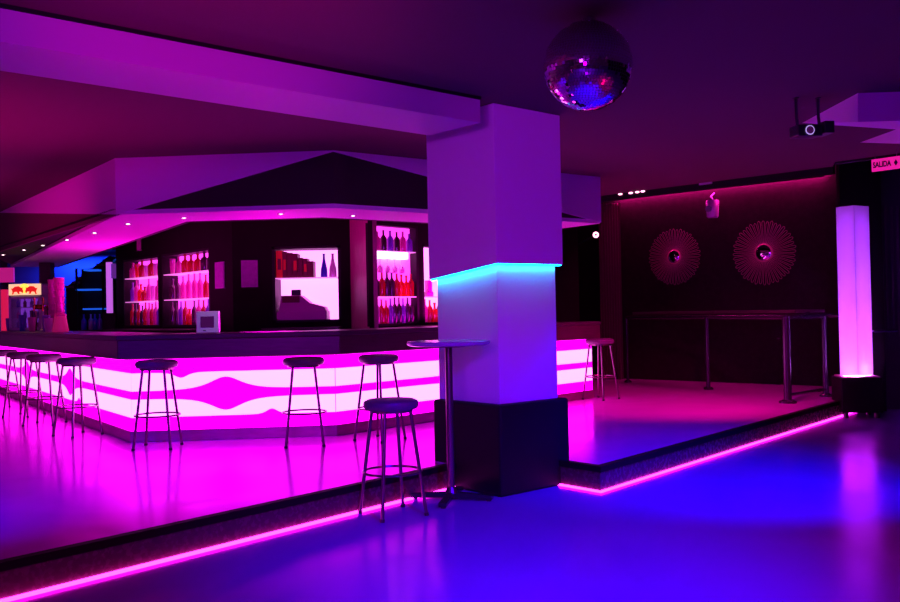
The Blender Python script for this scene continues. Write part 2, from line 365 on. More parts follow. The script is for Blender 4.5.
sx = lambda px, py, a, b: frac(hit(px, py, a, b), a, b)
wave_panel(A, B, 0, L_-.003, [(sx(226, 395, A, B), .115, .125)], [(sx(272, 410, A, B), .05, .05)], [(sx(181, 376, A, B), .05, .06)], 90)
A, B = FR[0], FR[1]; L0 = (B-A).length; ms = sx(70, 380, A, B); cuts = [0, L0-4.2, L0-2.1, L0-.003]
for i in range(3):
    wave_panel(A, B, cuts[i]+(.004 if i else 0), cuts[i+1], [(ms, .115, .13), (ms-2.6, .115, .13)], [(sx(79, 395, A, B), .05, .06)], [(ms-1.3, .05, .06)], 80)
A, B = FR[2], FR[3]; L3 = (B-A).length
for i in range(3):
    wave_panel(A, B, L3*i/3+.004, L3*(i+1)/3, [(L3*.47, .115, .13)], [], [], 50)
m = MB(); e = FR[3]; t3 = (FR[3]-FR[2]).normalized(); ib = offset(FR, -.45)[3]
m.prism([(e.x, e.y), (e.x+t3.x*.02, e.y+t3.y*.02), (ib.x+t3.x*.02, ib.y+t3.y*.02), (ib.x, ib.y)], PL, 1.1); m.build('end_panel', m_dwood, bar)

# ------------------------------------------------------------------ canopy over the bar
ZC = 2.24
c1 = P(118, 214.6, ZC); c2 = P(334, 208, ZC); c3 = P(600, 223.5, ZC)
cf = P(45, 250, ZC); c0 = c1+(cf-c1).normalized()*((cf-c1).length*1.9)
CP = [z0(c) for c in (c0, c1, c2, c3)]
can = thing('bar_canopy', 'angular canopy over the bar with zigzag white fascia and pink-lit underside', 'canopy')
m = MB(); m.band(offset(CP, 0), offset(CP, -.72), ZC, ZC+.04); m.build('soffit', m_white, can)
m = MB(); m.band(offset(CP, 0), offset(CP, -.05), ZC+.04, CE-.001); m.build('dark_fascia', mat('dark_red_fascia', (.02, .006, .009), .8), can)
Of = offset(CP, .02)
cl = P(0, 212, CE)
fl = frac(cl, CP[1], CP[0])
dirl = (Of[0]-Of[1]).normalized(); far = Of[1]+dirl*fl
m = MB()
def tri(a, b, za, zb):   # panel between a and b: bottom edge slopes from za to zb
    t = (b-a).normalized(); n = V((-t.y, t.x))
    if n.y < 0: n = -n
    pts = [(a.x, a.y, za), (b.x, b.y, zb), (b.x, b.y, CE-.001), (a.x, a.y, CE-.001)]
    m.solid([V(p) for p in pts], (n.x*.018, n.y*.018, 0))
far = V((cl.x, cl.y)); tri(Of[1], far, ZC, CE-.01); tri(Of[1], Of[2], ZC, CE-.01)
L = (Of[3]-Of[2]).length
tri(Of[2], Of[3], CE-.01, ZC+.01)
m.build('zigzag_fascia', m_white, can)
m = MB(); fr = far+(far-Of[1])*.25; wl = [fr, Of[1]]
m.band(offset(wl, -.02), offset(wl, -.05), ZC-.0, CE-.002); m.build('side_fascia', mat('plum_fascia', (.12, .03, .06), .8), can)
m = MB(); m.prism([Of[1], CP[0], fr], ZC+.045, ZC+.06); m.build('side_soffit', m_black, can)
inner = offset(CP, -.72)
m = MB(); m.band(inner, offset(CP, -.76), ZC-.004, ZC+.2); m.build('inner_fascia', m_black, can)
for px, py in ((128, 223.5), (94.5, 232.5), (67, 239.5), (43, 245), (24, 249.7), (3, 254.5), (184, 217.5), (281, 213.5), (353, 215.3)):
    p = P(px, py, ZC); m = MB(); m.lathe([(.032, -.006), (.032, 0), (.02, .0)], 14, (p.x, p.y, ZC)); f = m.build('downlight', m_chrome, can)
    m = MB(); m.lathe([(.01, -.009), (.018, -.007)], 12, (p.x, p.y, ZC)); m.build('bulb', m_glow, f)

# ------------------------------------------------------------------ back bar walls
GA = V((-2.73, 11.2, 0)); ldir = V((-.669, .743, 0)); GL = GA+ldir*3.75
G3 = V((-1.246, 11.2, 0)); G4 = V((-.88, 10.28, 0)); tdir = V((.66, .75, 0)).normalized()
G5 = G4+tdir*4.3
nx0 = D(272.5, 290, 11.2).x; nx1 = D(341, 290, 11.2).x
struct(slab(GA, V((nx0, 11.2, 0)), .12, PL, HI, m_wall, 'wall_back.004'))
m = MB(); m.box(nx0, G3.x, 11.2, 11.32, PL, 1.2); m.box(nx0, G3.x, 11.2, 11.32, 2.175, HI); m.box(nx1, G3.x, 11.2, 11.32, 1.2, 2.175); struct(m.build('wall_back.005', m_wall))
struct(slab(G3, G4, .05, PL, HI, m_wood, 'wall_back.006'))

# bottles
def bottle_mesh(kind, h, r):
    if kind == 'tall': pr = [(r*.96, 0), (r, .02), (r, h*.58), (r*.8, h*.66), (r*.34, h*.76), (r*.3, h*.95), (r*.36, h*.955), (r*.36, h)]
    elif kind == 'squat': pr = [(r*.96, 0), (r, .02), (r*1.02, h*.5), (r*.85, h*.62), (r*.36, h*.7), (r*.3, h*.9), (r*.42, h*.91), (r*.42, h)]
    elif kind == 'cone': pr = [(r*.98, 0), (r, .02), (r*.9, h*.35), (r*.55, h*.6), (r*.32, h*.8), (r*.3, h*.94), (r*.38, h*.95), (r*.38, h)]
    else: pr = [(r*.75, 0), (r*.8, .01), (r, h*.55), (r*1.05, h), (r*.98, h)]
    m = MB(); m.lathe(pr, 12); return m
bcache = {}
def bottle(kind, colr, h, r, loc, label, group, parent=None, cat='bottle', flip=False):
    key = (kind, colr, round(h, 2), round(r, 3))
    if key not in bcache:
        o = bottle_mesh(kind, h, r).build('bottle', BOT[colr], smooth=True); bcache[key] = o.data; bpy.data.objects.remove(o)
    o = bpy.data.objects.new('bottle' if cat == 'bottle' else 'drinking_glass', bcache[key]); C.objects.link(o); o.location = loc
    if flip: o.rotation_euler = (PI, 0, 0); o.location.z += h
    tag(o, label, cat, group); return o
ORD = ['leftmost', 'second from the left', 'third from the left', 'fourth from the left', 'fifth from the left', 'sixth from the left', 'seventh from the left', 'eighth from the left', 'ninth from the left', 'tenth from the left', 'eleventh from the left']

def cabinet(A, B, za, zb, shelves, label, back, depth=.26, proud=.27, name='backlit_shelf_unit'):
    """box cabinet standing proud of the wall line A-B; returns placing function"""
    t = (z0(B)-z0(A)); w = t.length; t.normalize(); n = V((t.y, -t.x, 0))      # towards viewer
    org = z0(A)+n*proud; th = thing(name, label, 'shelf unit', (org.x, org.y, za), math.atan2(t.y, t.x))
    h = zb-za
    m = MB(); m.box(0, .035, 0, depth, 0, h); m.box(w-.035, w, 0, depth, 0, h); m.box(0, w, 0, depth, h-.03, h); m.box(0, w, 0, depth, 0, .03); m.box(0, w, depth-.015, depth, 0, h)
    m.build('frame', m_frame, th)
    m = MB(); m.box(.035, w-.035, depth-.03, depth-.016, .03, h-.03); m.build('backlit_panel', back, th)
    for z in shelves:
        m = MB(); m.box(.035, w-.035, .01, depth-.03, z-za-.012, z-za); m.build('shelf', m_shelf, th)
    def at(u, d=.11, z=za+.03): p = org + t*(.035+(w-.07)*u) - n*d; return V((p.x, p.y, z))
    return th, at, w
# cupboards under the shelves
def hitw(px, A, B): p = hit(px, 290, A, B); return z0(p)
GLd, GAd = z0(GL), z0(GA)
# left wall cabinets are proud by .27: intersect rays with the front plane
nL = V((-ldir.y, ldir.x, 0)); nL = nL if nL.y < 0 else -nL
def plane_pts(px0, px1, A, dirv, n, proud=.27):
    A2 = A+n*proud; return z0(hit(px0, 290, A2, A2+dirv))-n*proud, z0(hit(px1, 290, A2, A2+dirv))-n*proud
a1, b1_ = plane_pts(123.5, 159, GA, ldir, nL, 0); a2, b2_ = plane_pts(162, 210, GA, ldir, nL, 0)
def pierced(A, B, holes, nm):
    """wall along A-B (left to right as seen) with openings where cabinets sit"""
    t = (z0(B)-z0(A)); w = t.length; t.normalize(); bk = V((-t.y, t.x, 0))*.08; m = MB(); cur = 0
    def piece(u0, u1, za, zb):
        if u1-u0 < .002: return
        p, q = z0(A)+t*u0, z0(A)+t*u1; m.prism([(v.x, v.y) for v in (p, q, q+bk, p+bk)], za, zb)
    for a, b, za, zb in holes:
        ua, ub = (z0(a)-z0(A)).dot(t), (z0(b)-z0(A)).dot(t)
        piece(cur, ua, PL, HI); piece(ua, ub, PL, za); piece(ua, ub, zb, HI); cur = ub
    piece(cur, w, PL, HI); struct(m.build(nm, m_wall))
pierced(GL, GA, [(a1, b1_, 1.17, 2.21), (a2, b2_, 1.17, 2.21)], 'wall_back.003')
ti = z0(-tdir); nT = V((tdir.y, -tdir.x, 0)); nT = nT if nT.y < 0 else -nT
a4, b4_ = plane_pts(375, 419, G4, tdir, nT, 0); a5, b5_ = plane_pts(422.5, 452, G4, tdir, nT, 0)
pierced(G4, G5, [(a4, b4_, 1.15, 2.36), (a5, b5_, 1.15, 2.14)], 'wall_back.007')
u1, at1, w1 = cabinet(a1, b1_, 1.17, 2.21, [1.56, 1.92], 'pink backlit bottle shelves on the left wall, farther unit beside the blue alcove', m_cabback, proud=0)
u2, at2, w2 = cabinet(a2, b2_, 1.17, 2.21, [1.56, 1.92], 'pink backlit bottle shelves on the left wall, nearer unit behind the silver screen', m_cabback, proud=0)
u3, at3, w3 = cabinet(V((nx0, 11.2, 0)), V((nx1, 11.2, 0)), 1.21, 2.17, [1.775], 'bright recessed niche holding the cash register behind the bar', m_cabbright, depth=.42, proud=0, name='backlit_niche')
u4, at4, w4 = cabinet(a4, b4_, 1.15, 2.36, [1.50, 2.04], 'tall pink backlit bottle cabinet just left of the column', m_cabback, depth=.14, proud=0)
u5, at5, w5 = cabinet(a5, b5_, 1.15, 2.14, [1.50], 'pink backlit bottle cabinet half hidden behind the column', m_cabbright, depth=.14, proud=0)
m = MB(); m.box(0.12, w4*.78, .015, .105, 1.95-1.15, 2.035-1.15); lb = m.build('shelf_light', mat('white_shelf_light', (1, .9, 1), .4, emit=(1, .8, 1), es=2.5), u4)
# base cupboards
def cupboard(A, B, n, label, dep=.3):
    t = (z0(B)-z0(A)); w = t.length; t.normalize(); n_ = V((t.y, -t.x, 0)); o = z0(A)+n_*dep
    th = thing('back_bar_cupboard', label, 'cupboard', (o.x, o.y, PL), math.atan2(t.y, t.x))
    m = MB(); m.box(0, w, 0, dep-.01, 0, .95); m.build('body', m_frame, th)
    m = MB(); m.box(-.01, w+.01, -.03, dep-.01, .95, .972); m.build('worktop', m_dwood, th)
    nd = max(2, round(w/.6))
    for i in range(nd):
        m = MB(); m.box(w*i/nd+.01, w*(i+1)/nd-.01, -.018, 0, .06, .93); d = m.build('door', m_dwood, th)
        m = MB(); x = w*(i+1)/nd-.06; m.tube([(x, -.035, .6), (x, -.035, .75)], .006, 6); m.tube([(x, -.035, .61), (x, -.018, .61)], .005, 6); m.tube([(x, -.035, .74), (x, -.018, .74)], .005, 6); m.build('handle', m_chrome, d)
cupboard(a1, b2_, nL, 'dark back bar cupboards under the left wall bottle shelves')
cupboard(V((-2.3, 11.2, 0)), V((nx1, 11.2, 0)), None, 'dark back bar cupboards under the cash register niche')
cupboard(a4+tdir*.36, b5_, nT, 'dark back bar cupboards under the bottle cabinets beside the column', .28)

def fill(at, w, z, specs, where, grp, d=.10):
    n = len(specs)
    for i, (k_, c_, h) in enumerate(specs):
        u = (i+.6)/(n+.2)+random.uniform(-.006, .006); r = {'tall': .034, 'squat': .046, 'cone': .042, 'glass': .034}[k_]
        h *= 1.1; r = min(r*1.15, .4*w/n)
        col_ = {'dark': 'dark', 'pale': 'clear'}.get(c_, c_)
        if k_ == 'glass': lab = f'{col_} drinking glass, {ORD[i]} {where}'
        else: lab = f'{col_} bottle, {ORD[i]} {where}'
        bottle(k_, c_, h, r, at(u, d, z+.001), lab, grp, cat='glass' if k_ == 'glass' else 'bottle')
T, S_, K_, G_ = 'tall', 'squat', 'cone', 'glass'
w_ = 'on the top shelf, far left wall unit'
fill(at1, w1, 1.92, [(S_, 'pink', .22), (G_, 'orange', .2), (S_, 'red', .25), (G_, 'pale', .16), (S_, 'red', .26), (G_, 'pale', .17), (S_, 'red', .24)], w_, 'bottles on the far left wall unit')
fill(at1, w1, 1.56, [(T, 'violet', .27), (T, 'pink', .3), (S_, 'orange', .24), (S_, 'red', .2), (T, 'pink', .3), (G_, 'pale', .2), (T, 'pink', .27), (T, 'pink', .31)], 'on the middle shelf, far left wall unit', 'bottles on the far left wall unit')
fill(at1, w1, 1.20, [(T, 'red', .3), (T, 'dark', .3), (T, 'red', .28), (T, 'dark', .27), (T, 'red', .31), (T, 'pink', .3), (T, 'red', .29), (T, 'pink', .32), (T, 'violet', .29), (T, 'dark', .3)], 'on the bottom shelf, far left wall unit', 'bottles on the far left wall unit')
fill(at2, w2, 1.92, [(G_, 'pink', .2), (T, 'pink', .22), (S_, 'red', .24), (S_, 'red', .22), (S_, 'red', .23), (S_, 'dark', .25), (S_, 'dark', .25)], 'on the top shelf, near left wall unit', 'bottles on the near left wall unit')
fill(at2, w2, 1.56, [(S_, 'dark', .27), (T, 'dark', .28), (T, 'pink', .29), (T, 'pink', .31), (T, 'pink', .31), (T, 'pink', .31), (T, 'red', .28), (T, 'red', .3)], 'on the middle shelf, near left wall unit', 'bottles on the near left wall unit')
fill(at2, w2, 1.20, [(T, 'dark', .3), (T, 'dark', .28), (T, 'violet', .3), (T, 'red', .3), (S_, 'orange', .2), (T, 'dark', .3), (T, 'pink', .31), (T, 'red', .3), (T, 'violet', .31), (T, 'red', .29)], 'on the bottom shelf, near left wall unit', 'bottles on the near left wall unit')
fill(at4, w4, 2.04, [(T, 'pink', .2), (T, 'dark', .22), (T, 'violet', .22), (T, 'dark', .21), (T, 'pink', .22), (T, 'violet', .2)], 'on the top shelf left of the column', 'bottles in the tall cabinet', d=.055)
fill(at4, w4, 1.50, [(T, 'dark', .24), (T, 'red', .26), (T, 'dark', .27), (T, 'dark', .26), (T, 'red', .25), (S_, 'orange', .24), (S_, 'orange', .23), (T, 'red', .25)], 'on the middle shelf left of the column', 'bottles in the tall cabinet', d=.055)
fill(at4, w4, 1.18, [(T, 'pale', .27), (T, 'red', .26), (T, 'red', .25), (T, 'violet', .27), (T, 'dark', .28), (T, 'dark', .28), (T, 'violet', .27), (T, 'dark', .29), (T, 'dark', .27)], 'on the bottom shelf left of the column', 'bottles in the tall cabinet', d=.055)
fill(at5, w5, 1.18, [(T, 'pink', .26), (T, 'red', .25), (S_, 'orange', .22), (T, 'dark', .27), (T, 'pink', .25)], 'on the bottom shelf partly behind the column', 'bottles in the cabinet behind the column', d=.055)
# wine glasses hanging under the shelf light
for i in range(4):
    p = at4(.16+.18*i, .055, 1.945); m = MB(); m.lathe([(.03, 0), (.004, -.006), (.004, -.07), (.03, -.1), (.034, -.13), (.026, -.165)], 12)
    o = m.build('wine_glass', BOT['pale'], smooth=True); o.location = p
    tag(o, f'wine glass hanging under the white shelf light, {ORD[i]}', 'glass', 'hanging wine glasses')
p = at5(.28, .06, 1.501); m = MB(); m.box(-.06, .06, -.035, .035, 0, .06); m.box(-.035, .045, -.03, .03, .06, .2)
o = m.build('bar_blender', m_reg, bevel=.006); o.location = p; o.rotation_euler = (0, 0, .85); tag(o, 'small pinkish appliance on the shelf next to the column edge', 'appliance')
# niche contents
sp = [(.0, .105, .345, m_redbox, 'bright red'), (.105, .07, .33, m_darkbox, 'dark maroon'), (.18, .09, .315, m_darkbox, 'dark maroon'), (.27, .09, .305, m_darkbox, 'dark maroon'), (.365, .075, .25, m_darkbox, 'dark maroon'), (.445, .075, .24, m_darkbox, 'dark maroon'), (.52, .1, .205, m_darkbox, 'dark maroon')]
names = ['leftmost', 'second from the left', 'third from the left', 'fourth from the left', 'fifth from the left', 'sixth from the left', 'rightmost']
for i, (u, wd_, h, mt, cn) in enumerate(sp):
    th = thing('bottle_box', f'{cn} bottle box, {names[i]} in the row on the niche shelf', 'box', at3(u*.96+.01, .04, 1.776), 0, 'boxes in the niche')
    m = MB(); m.box(0, wd_*.76, 0, .2, 0, h); m.build('carton', mt, th, bevel=.003)
    m = MB(); m.box(wd_*.18, wd_*.6, -.002, 0, h*.3, h*.7); m.build('printed_label', m_redbox if i % 2 else m_darkbox, th)
bottle('cone', 'blue', .3, .045, at3(.76, .12, 1.776), 'blue bottle on the niche shelf beside the row of boxes', 'bottles in the niche')
bottle('cone', 'pale', .3, .05, at3(.9, .12, 1.776), 'pale clear bottle at the right end of the niche shelf', 'bottles in the niche')
rg = thing('cash_register', 'pinkish cash register silhouetted against the bright niche', 'cash register', at3(.01, .02, 1.241))
m = MB(); m.box(.0, .63, 0, .33, 0, .11); m.build('cash_drawer', m_reg, rg, bevel=.006)
m = MB(); pr = [(.02, .11), (.62, .11), (.6, .16), (.42, .21), (.3, .31), (.055, .31), (.04, .2)]
m.add([(x, .02, z) for x, z in pr]+[(x, .3, z) for x, z in pr], [tuple(range(7)), tuple(range(13, 6, -1))]+[(i, (i+1) % 7, 7+(i+1) % 7, 7+i) for i in range(7)]); m.build('body', m_reg, rg, bevel=.004)
m = MB(); m.box(.07, .29, .012, .02, .22, .3); m.build('keypad', m_darkbox, rg)
m = MB(); m.box(.17, .29, .1, .16, .31, .385); m.build('display', m_dplast, rg, bevel=.004)
m = MB(); m.box(.05, .6, -.004, 0, .018, .095); m.build('drawer_front', m_reg, rg)

# flyers
def flyer(px0, px1, A, dirv, n, lab):
    a = z0(hit(px0, 275, A, A+dirv)); b = z0(hit(px1, 275, A, A+dirv)); t = (b-a); w = t.length; t.normalize()
    o = thing('framed_flyer', lab, 'flyer', (a+n*.012)+V((0, 0, 1.665)), math.atan2(t.y, t.x))
    m = MB(); m.box(0, w, -.004, .008, 0, .34); m.build('frame', m_plast, o); m = MB(); m.box(.012, w-.012, -.008, -.004, .012, .328); m.build('sheet', m_paper, o)
flyer(216, 225, GA, ldir, nL, 'small narrow lilac flyer on the dark wall, next to the bottle shelves')
flyer(241.5, 258, GA, V((1, 0, 0)), V((0, -1, 0)), 'lilac flyer on the dark wall left of the cash register niche')

# ------------------------------------------------------------------ silver screen on the counter
p = P(207.5, 333.2, 1.148); p.y = min(p.y, 8.45)
q = D(207.5, 333.2, 8.42); q.z = 1.149
t = thing('countertop_screen', 'small silver-framed screen standing on the bar counter', 'screen', q, -.02)
m = MB(); m.box(-.108, .108, 0, .05, 0, .205)
o = m.build('housing', m_silver, t, bevel=.006)
m = MB(); m.box(-.064, .064, -.004, .004, .05, .155); m.build('display', m_screen, t)
m = MB(); m.box(-.04, -.015, -.003, .002, .018, .026); m.build('button', m_dplast, t)

# ------------------------------------------------------------------ far left corner
mid = offset(FR, -.25)
def on_bar(px, z=1.149): p = hit(px, 330, mid[0], mid[1]); return V((p.x, p.y, z))
cp = on_bar(25); ang = math.atan2((FR[1]-FR[0]).y, (FR[1]-FR[0]).x)*.4
s = cp.y/890
t = thing('drinks_cooler', 'small lit drinks cooler with a cream sign, far left on the bar', 'drinks cooler', cp, -.1)
W = 34*s; Hc = 47*s
hz = (322-331)*s
m = MB(); m.box(-W/2, W/2, .02, .3, 0, .03); m.box(-W/2, W/2, .28, .3, 0, Hc); m.box(-W/2, -W/2+.04, .02, .3, 0, Hc); m.box(W/2-.04, W/2, .02, .3, 0, Hc); m.box(-W/2, W/2, .02, .3, Hc-.03, Hc); m.box(-W/2, W/2, .02, .3, Hc*.72, Hc*.75)
m.build('cabinet', m_plast, t)
m = MB(); m.box(-W/2+.005, W/2-.005, .0, .02, Hc*.76, Hc*.995); sg = m.build('sign_panel', m_cream, t)
m = MB(); m.lathe([(.075, 0), (.075, .006)], 20); o = m.build('emblem_disc', m_yel, sg); o.rotation_euler = (PI/2, 0, 0); o.location = (0, 0, Hc*.9)
def bull(sx_):
    pts = [(.015, .0), (.03, .035), (.02, .055), (.05, .05), (.09, .075), (.15, .07), (.19, .04), (.215, .045), (.2, .015), (.19, -.02), (.205, -.05), (.18, -.05), (.165, -.015), (.12, -.01), (.1, -.045), (.075, -.045), (.085, -.01), (.05, -.012), (.03, -.035), (.02, -.02)]
    return [V((x*sx_, -.008, z+Hc*.845)) for x, z in pts]
for sx_ in (-1, 1):
    m = MB(); m.solid(bull(sx_), (0, .006, 0)); m.build('emblem_bull', m_redl, sg)
m = MB(); a_, b_, c_, d_ = -W/2, W/2, 0.01, Hc*.72
m.box(a_, a_+.035, 0, .018, c_, d_); m.box(b_-.035, b_, 0, .018, c_, d_); m.box(a_, b_, 0, .018, c_, c_+.035); m.box(a_, b_, 0, .018, d_-.03, d_); dr_ = m.build('door_frame', m_silver, t)
m = MB(); m.box(a_+.035, b_-.035, .006, .01, c_+.035, d_-.03); m.build('door_glass', m_glass, dr_)
m = MB(); m.box(-W/2+.04, W/2-.04, .262, .28, .04, Hc*.7); m.build('lit_back', mat('cooler_back_light', (.4, .2, .8), .5, emit=(.3, .06, .7), es=.7), t)
for z in (.19, .36):
    m = MB(); m.box(-W/2+.04, W/2-.04, .04, .26, z-.008, z); m.build('shelf', m_silver, t)
n = 0
rn = ['bottom', 'middle', 'top']
for r_i, zz in enumerate((.031, .191, .361)):
    for k_i in range(4):
        x = -W/2+.095+k_i*(W-.19)/3
        o = bottle('tall', ['violet', 'pink', 'blue', 'dark'][(k_i+r_i) % 4], .13, .025, V(cp)+V((x, .12+.1*x*-1, zz+.001)), f'small bottle in the cooler, {rn[r_i]} row, {ORD[k_i]}', 'bottles in the drinks cooler')
# pink panel, red banner left of the cooler
p = D(6, 275, 15.9); t = thing('light_box', 'dim pink light box on a pole at the left edge of the picture', 'light box', p)
m = MB(); m.box(-.18, .13, 0, .05, -.13, .13); m.build('lit_panel', m_pinkpanel, t); m = MB(); m.tube([(0, .08, .1), (0, .08, PL-p.z)], .02, 8); m.build('pole', m_frame, t)
p = D(5, 309, 15.6); m = MB(); m.tube([(0, 0, -.38), (0, 0, .34)], .065, 14); o = m.build('red_dispenser', m_redpanel); o.location = p; tag(o, 'tall red cylinder standing left of the drinks cooler', 'dispenser')
m = MB(); p2 = D(5, 309, 15.6); m.box(p2.x-.4, p2.x+.6, p2.y-.2, p2.y+.3, PL, p2.z-.382); tag(m.build('side_cabinet', m_frame, bevel=.01), 'low dark cabinet behind the far left end of the bar', 'cabinet')
# beer taps
tp = on_bar(45)+V((0, .02, 0)); t = thing('beer_tap', 'brass beer tap tower between the cooler and the pink cups', 'beer tap', tp)
m = MB(); m.lathe([(.08, 0), (.08, .02), (.04, .035), (.038, .3), (.05, .32), (.05, .36)], 16); m.build('tower', m_chrome, t, smooth=True)
m = MB(); m.tube([(-.16, 0, .34), (.16, 0, .34)], .035, 12); hb = m.build('manifold', m_gold, t, smooth=True)
for x in (-.12, 0, .12):
    m = MB(); m.tube([(x, -.03, .34), (x, -.08, .34), (x, -.09, .28)], .012, 8); m.tube([(x, -.06, .35), (x, -.075, .47)], [.01, .018], 8); m.build('tap', m_gold, t, smooth=True)
lab = ['left', 'right']
# glasses around the tap
for i, (px, c_, h, dy) in enumerate(((13, 'violet', .2, -.12), (29, 'blue', .24, -.2), (34, 'dark', .3, .0), (38.5, 'pink', .2, -.2), (52, 'violet', .22, -.16), (56, 'pale', .18, -.22))):
    p = on_bar(px)+V((0, dy, 0)); nm = ['clear violet tumbler in front of the drinks cooler door, leftmost', 'blue tumbler in front of the drinks cooler door', 'tall dark glass at the right edge of the drinks cooler', 'pink tumbler just left of the beer tap', 'violet tumbler just right of the beer tap', 'pale tumbler between the beer tap and the pink cups'][i]
    bottle('glass', c_, h, .05, p, nm, 'glasses on the far end of the bar', cat='glass')
# towers of pink cups
for i, (px, h, dy) in enumerate(((49.5, .70, .12), (58, .76, .05))):
    p = on_bar(px)+V((0, dy, 0)); t = thing('cup_stack', 'tall pink cup stack on the bar, '+('left' if i == 0 else 'right')+' one of the pair', 'cup stack', p, 0, 'stacks of pink cups')
    n = int(h/.085); mm = None
    for j in range(n):
        m = MB(); m.lathe([(.05, 0), (.056, .03), (.068, .115), (.06, .118)], 14); o = m.build('cup', m_cup, t, smooth=True); o.location = (0, 0, j*.085)
p = on_bar(64)+V((0, -.1, 0)); t = thing('ice_bucket', 'squat pink and red tub on the bar beside the cup stacks', 'tub', p)
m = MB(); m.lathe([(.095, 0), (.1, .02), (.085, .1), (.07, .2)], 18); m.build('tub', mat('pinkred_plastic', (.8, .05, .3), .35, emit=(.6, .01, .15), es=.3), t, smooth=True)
m = MB(); m.lathe([(.074, .2), (.074, .225), (.03, .245)], 18); m.build('lid', m_cup, t, smooth=True)

# blue alcove : wall, stair underside, rack
bx0 = D(40, 290, 16.6); bx1 = D(118, 290, 16.6)
struct(box(bx0.x-.6, bx1.x+.2, 16.6, 16.7, PL, 2.55).build('wall_back.008', m_bluewall))
tp_ = D(50, 253, 16.5)
m = MB(); m.box(bx0.x-.6, bx1.x+.2, 15.6, 16.75, tp_.z, tp_.z+.12); struct(m.build('trim_11', m_black))
st = thing('staircase', 'dark staircase rising in front of the blue wall, seen from its sloping underside', 'staircase')
ya = 16.1; pa = D(66, 287, ya); pb = D(109, 256, ya); pc = D(112, 330, ya); pd = D(66, 330, ya)
m = MB(); m.solid([pa, pb, V((pc.x, ya, pb.z)), V((pc.x, ya, PL)), V((pd.x, ya, PL))], (0, .42, 0)); m.build('stringer', m_black, st)
m = MB()
dx = (pb.x-pa.x)/7; dz = (pb.z-pa.z)/7
for i in range(7): m.box(pa.x+dx*i, pa.x+dx*(i+1)+.03, ya-.03, ya+.0, pa.z+dz*i-.02, pa.z+dz*i+.02)
m.build('treads', m_dwood, st)['kind'] = 'stuff'
p = D(76, 330, 15.2); q = D(104, 330, 15.2); tpz = D(90, 268, 15.2).z
rk = thing('glass_rack', 'dark shelf rack with thin blue-lit glass shelves in front of the staircase', 'shelf rack', (p.x, 15.2, PL))
w = q.x-p.x; m = MB()
for x in (0, w-.03):
    for y in (0, .25): m.box(x, x+.03, y, y+.03, 0, tpz-PL)
m.build('uprights', m_black, rk)
m = MB(); m.box(0, w, .26, .28, 0, tpz-PL); m.build('back_panel', m_black, rk)
bl = mat('blue_lit_glass', (.1, .3, 1), .2, emit=(.01, .12, .9), es=.8)
for py, xa, xb in ((270, .3, .8), (289.5, 0, .8), (309, .25, 1)):
    z = D(90, py, 15.2).z-PL; m = MB(); m.box(w*xa, w*xb, .0, .26, z-.012, z+.012); m.build('shelf', bl, rk)
zb_ = D(90, 309, 15.2).z
zt = D(90, 330, 15.2).z
m = MB(); m.box(.03, w-.03, 0, .26, zt-PL-.02, zt-PL); m.build('shelf', m_dwood, rk)
for i, (px, c_) in enumerate(((84, 'blue'), (91, 'pale'), (95, 'blue'), (100, 'violet'))):
    p = D(px, 330, 15.3); bottle('tall', c_, .27, .04, V((p.x, 15.3, zt+.001)), f'{["blue", "clear", "blue", "violet"][i]} bottle on the lower shelf of the blue-lit rack, {ORD[i]}', 'bottles on the blue-lit rack')
# lit post
p = D(109.5, 315, 14.0); m = MB(); m.box(-.045, .035, 0, .06, 0, .8); o = m.build('light_post', mat('lilac_backlit_acrylic', (.7, .4, .9), .4, emit=(.55, .12, .75), es=.9)); o.location = (p.x, 14.0, D(109, 313, 14).z)
o2 = tag(o, 'slim glowing lilac post at the left end of the bottle wall', 'light post')
m = MB(); m.box(-.1, .1, -.03, .09, 0, D(109, 313, 14).z-PL-.002); b_ = m.build('post_base', m_frame); b_.location = (p.x, 14.0, PL); tag(b_, 'dark square stand under the glowing lilac post', 'stand')
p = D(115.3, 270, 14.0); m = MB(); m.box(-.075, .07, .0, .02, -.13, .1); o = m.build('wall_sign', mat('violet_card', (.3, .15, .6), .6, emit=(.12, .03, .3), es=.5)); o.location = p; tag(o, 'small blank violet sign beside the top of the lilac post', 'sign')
# post at the left under the canopy
p = z0(D(42, 290, 14.3)); m = MB(); m.box(-.09, .09, 0, .16, 0, ZC-PL); o = m.build('square_post', m_dwood); o.location = (p.x, p.y+.1, PL); tag(o, 'dark square post rising behind the bar beside the drinks cooler', 'post')
# narrow conduit above left unit
p = hit(142, 244, GA, GA+ldir); m = MB(); m.box(-.03, .03, -.03, .03, -.1, .1); o = m.build('wall_conduit', mat('dim_plum_plastic', (.5, .15, .4), .5)); o.location = p+nL*.04; tag(o, 'small narrow plum fixture on the dark wall above the far bottle unit', 'fixture')

# ------------------------------------------------------------------ bar stools
def make_stool():
    t = thing('bar_stool', 'x', 'bar stool')
    m = MB(); m.lathe([(.13, .69), (.165, .695), (.177, .71), (.18, .727), (.174, .745), (.15, .757), (.08, .762), (.01, .763)], 28); m.build('seat', m_seat, t, smooth=True)
    m = MB(); m.lathe([(.14, .675), (.142, .692)], 24); m.build('seat_plate', m_metal, t)
    for k in range(4):
        a = PI/2*k; c_, s_ = math.cos(a), math.sin(a); m = MB()
        m.tube([(c_*.13, s_*.13, .68), (c_*.225, s_*.225, .0)], .0115, 10); lg = m.build('leg', m_metal, t, smooth=True)
        m = MB(); m.tube([(c_*.2225, s_*.2225, .02), (c_*.2255, s_*.2255, 0)], .015, 10); m.build('foot_cap', m_dplast, lg)
    m = MB(); m.tube([(math.cos(2*PI*i/36)*.188, math.sin(2*PI*i/36)*.188, .285) for i in range(36)], .008, 8, closed=True); m.build('foot_ring', m_metal, t, smooth=True)
    return t
proto = make_stool()
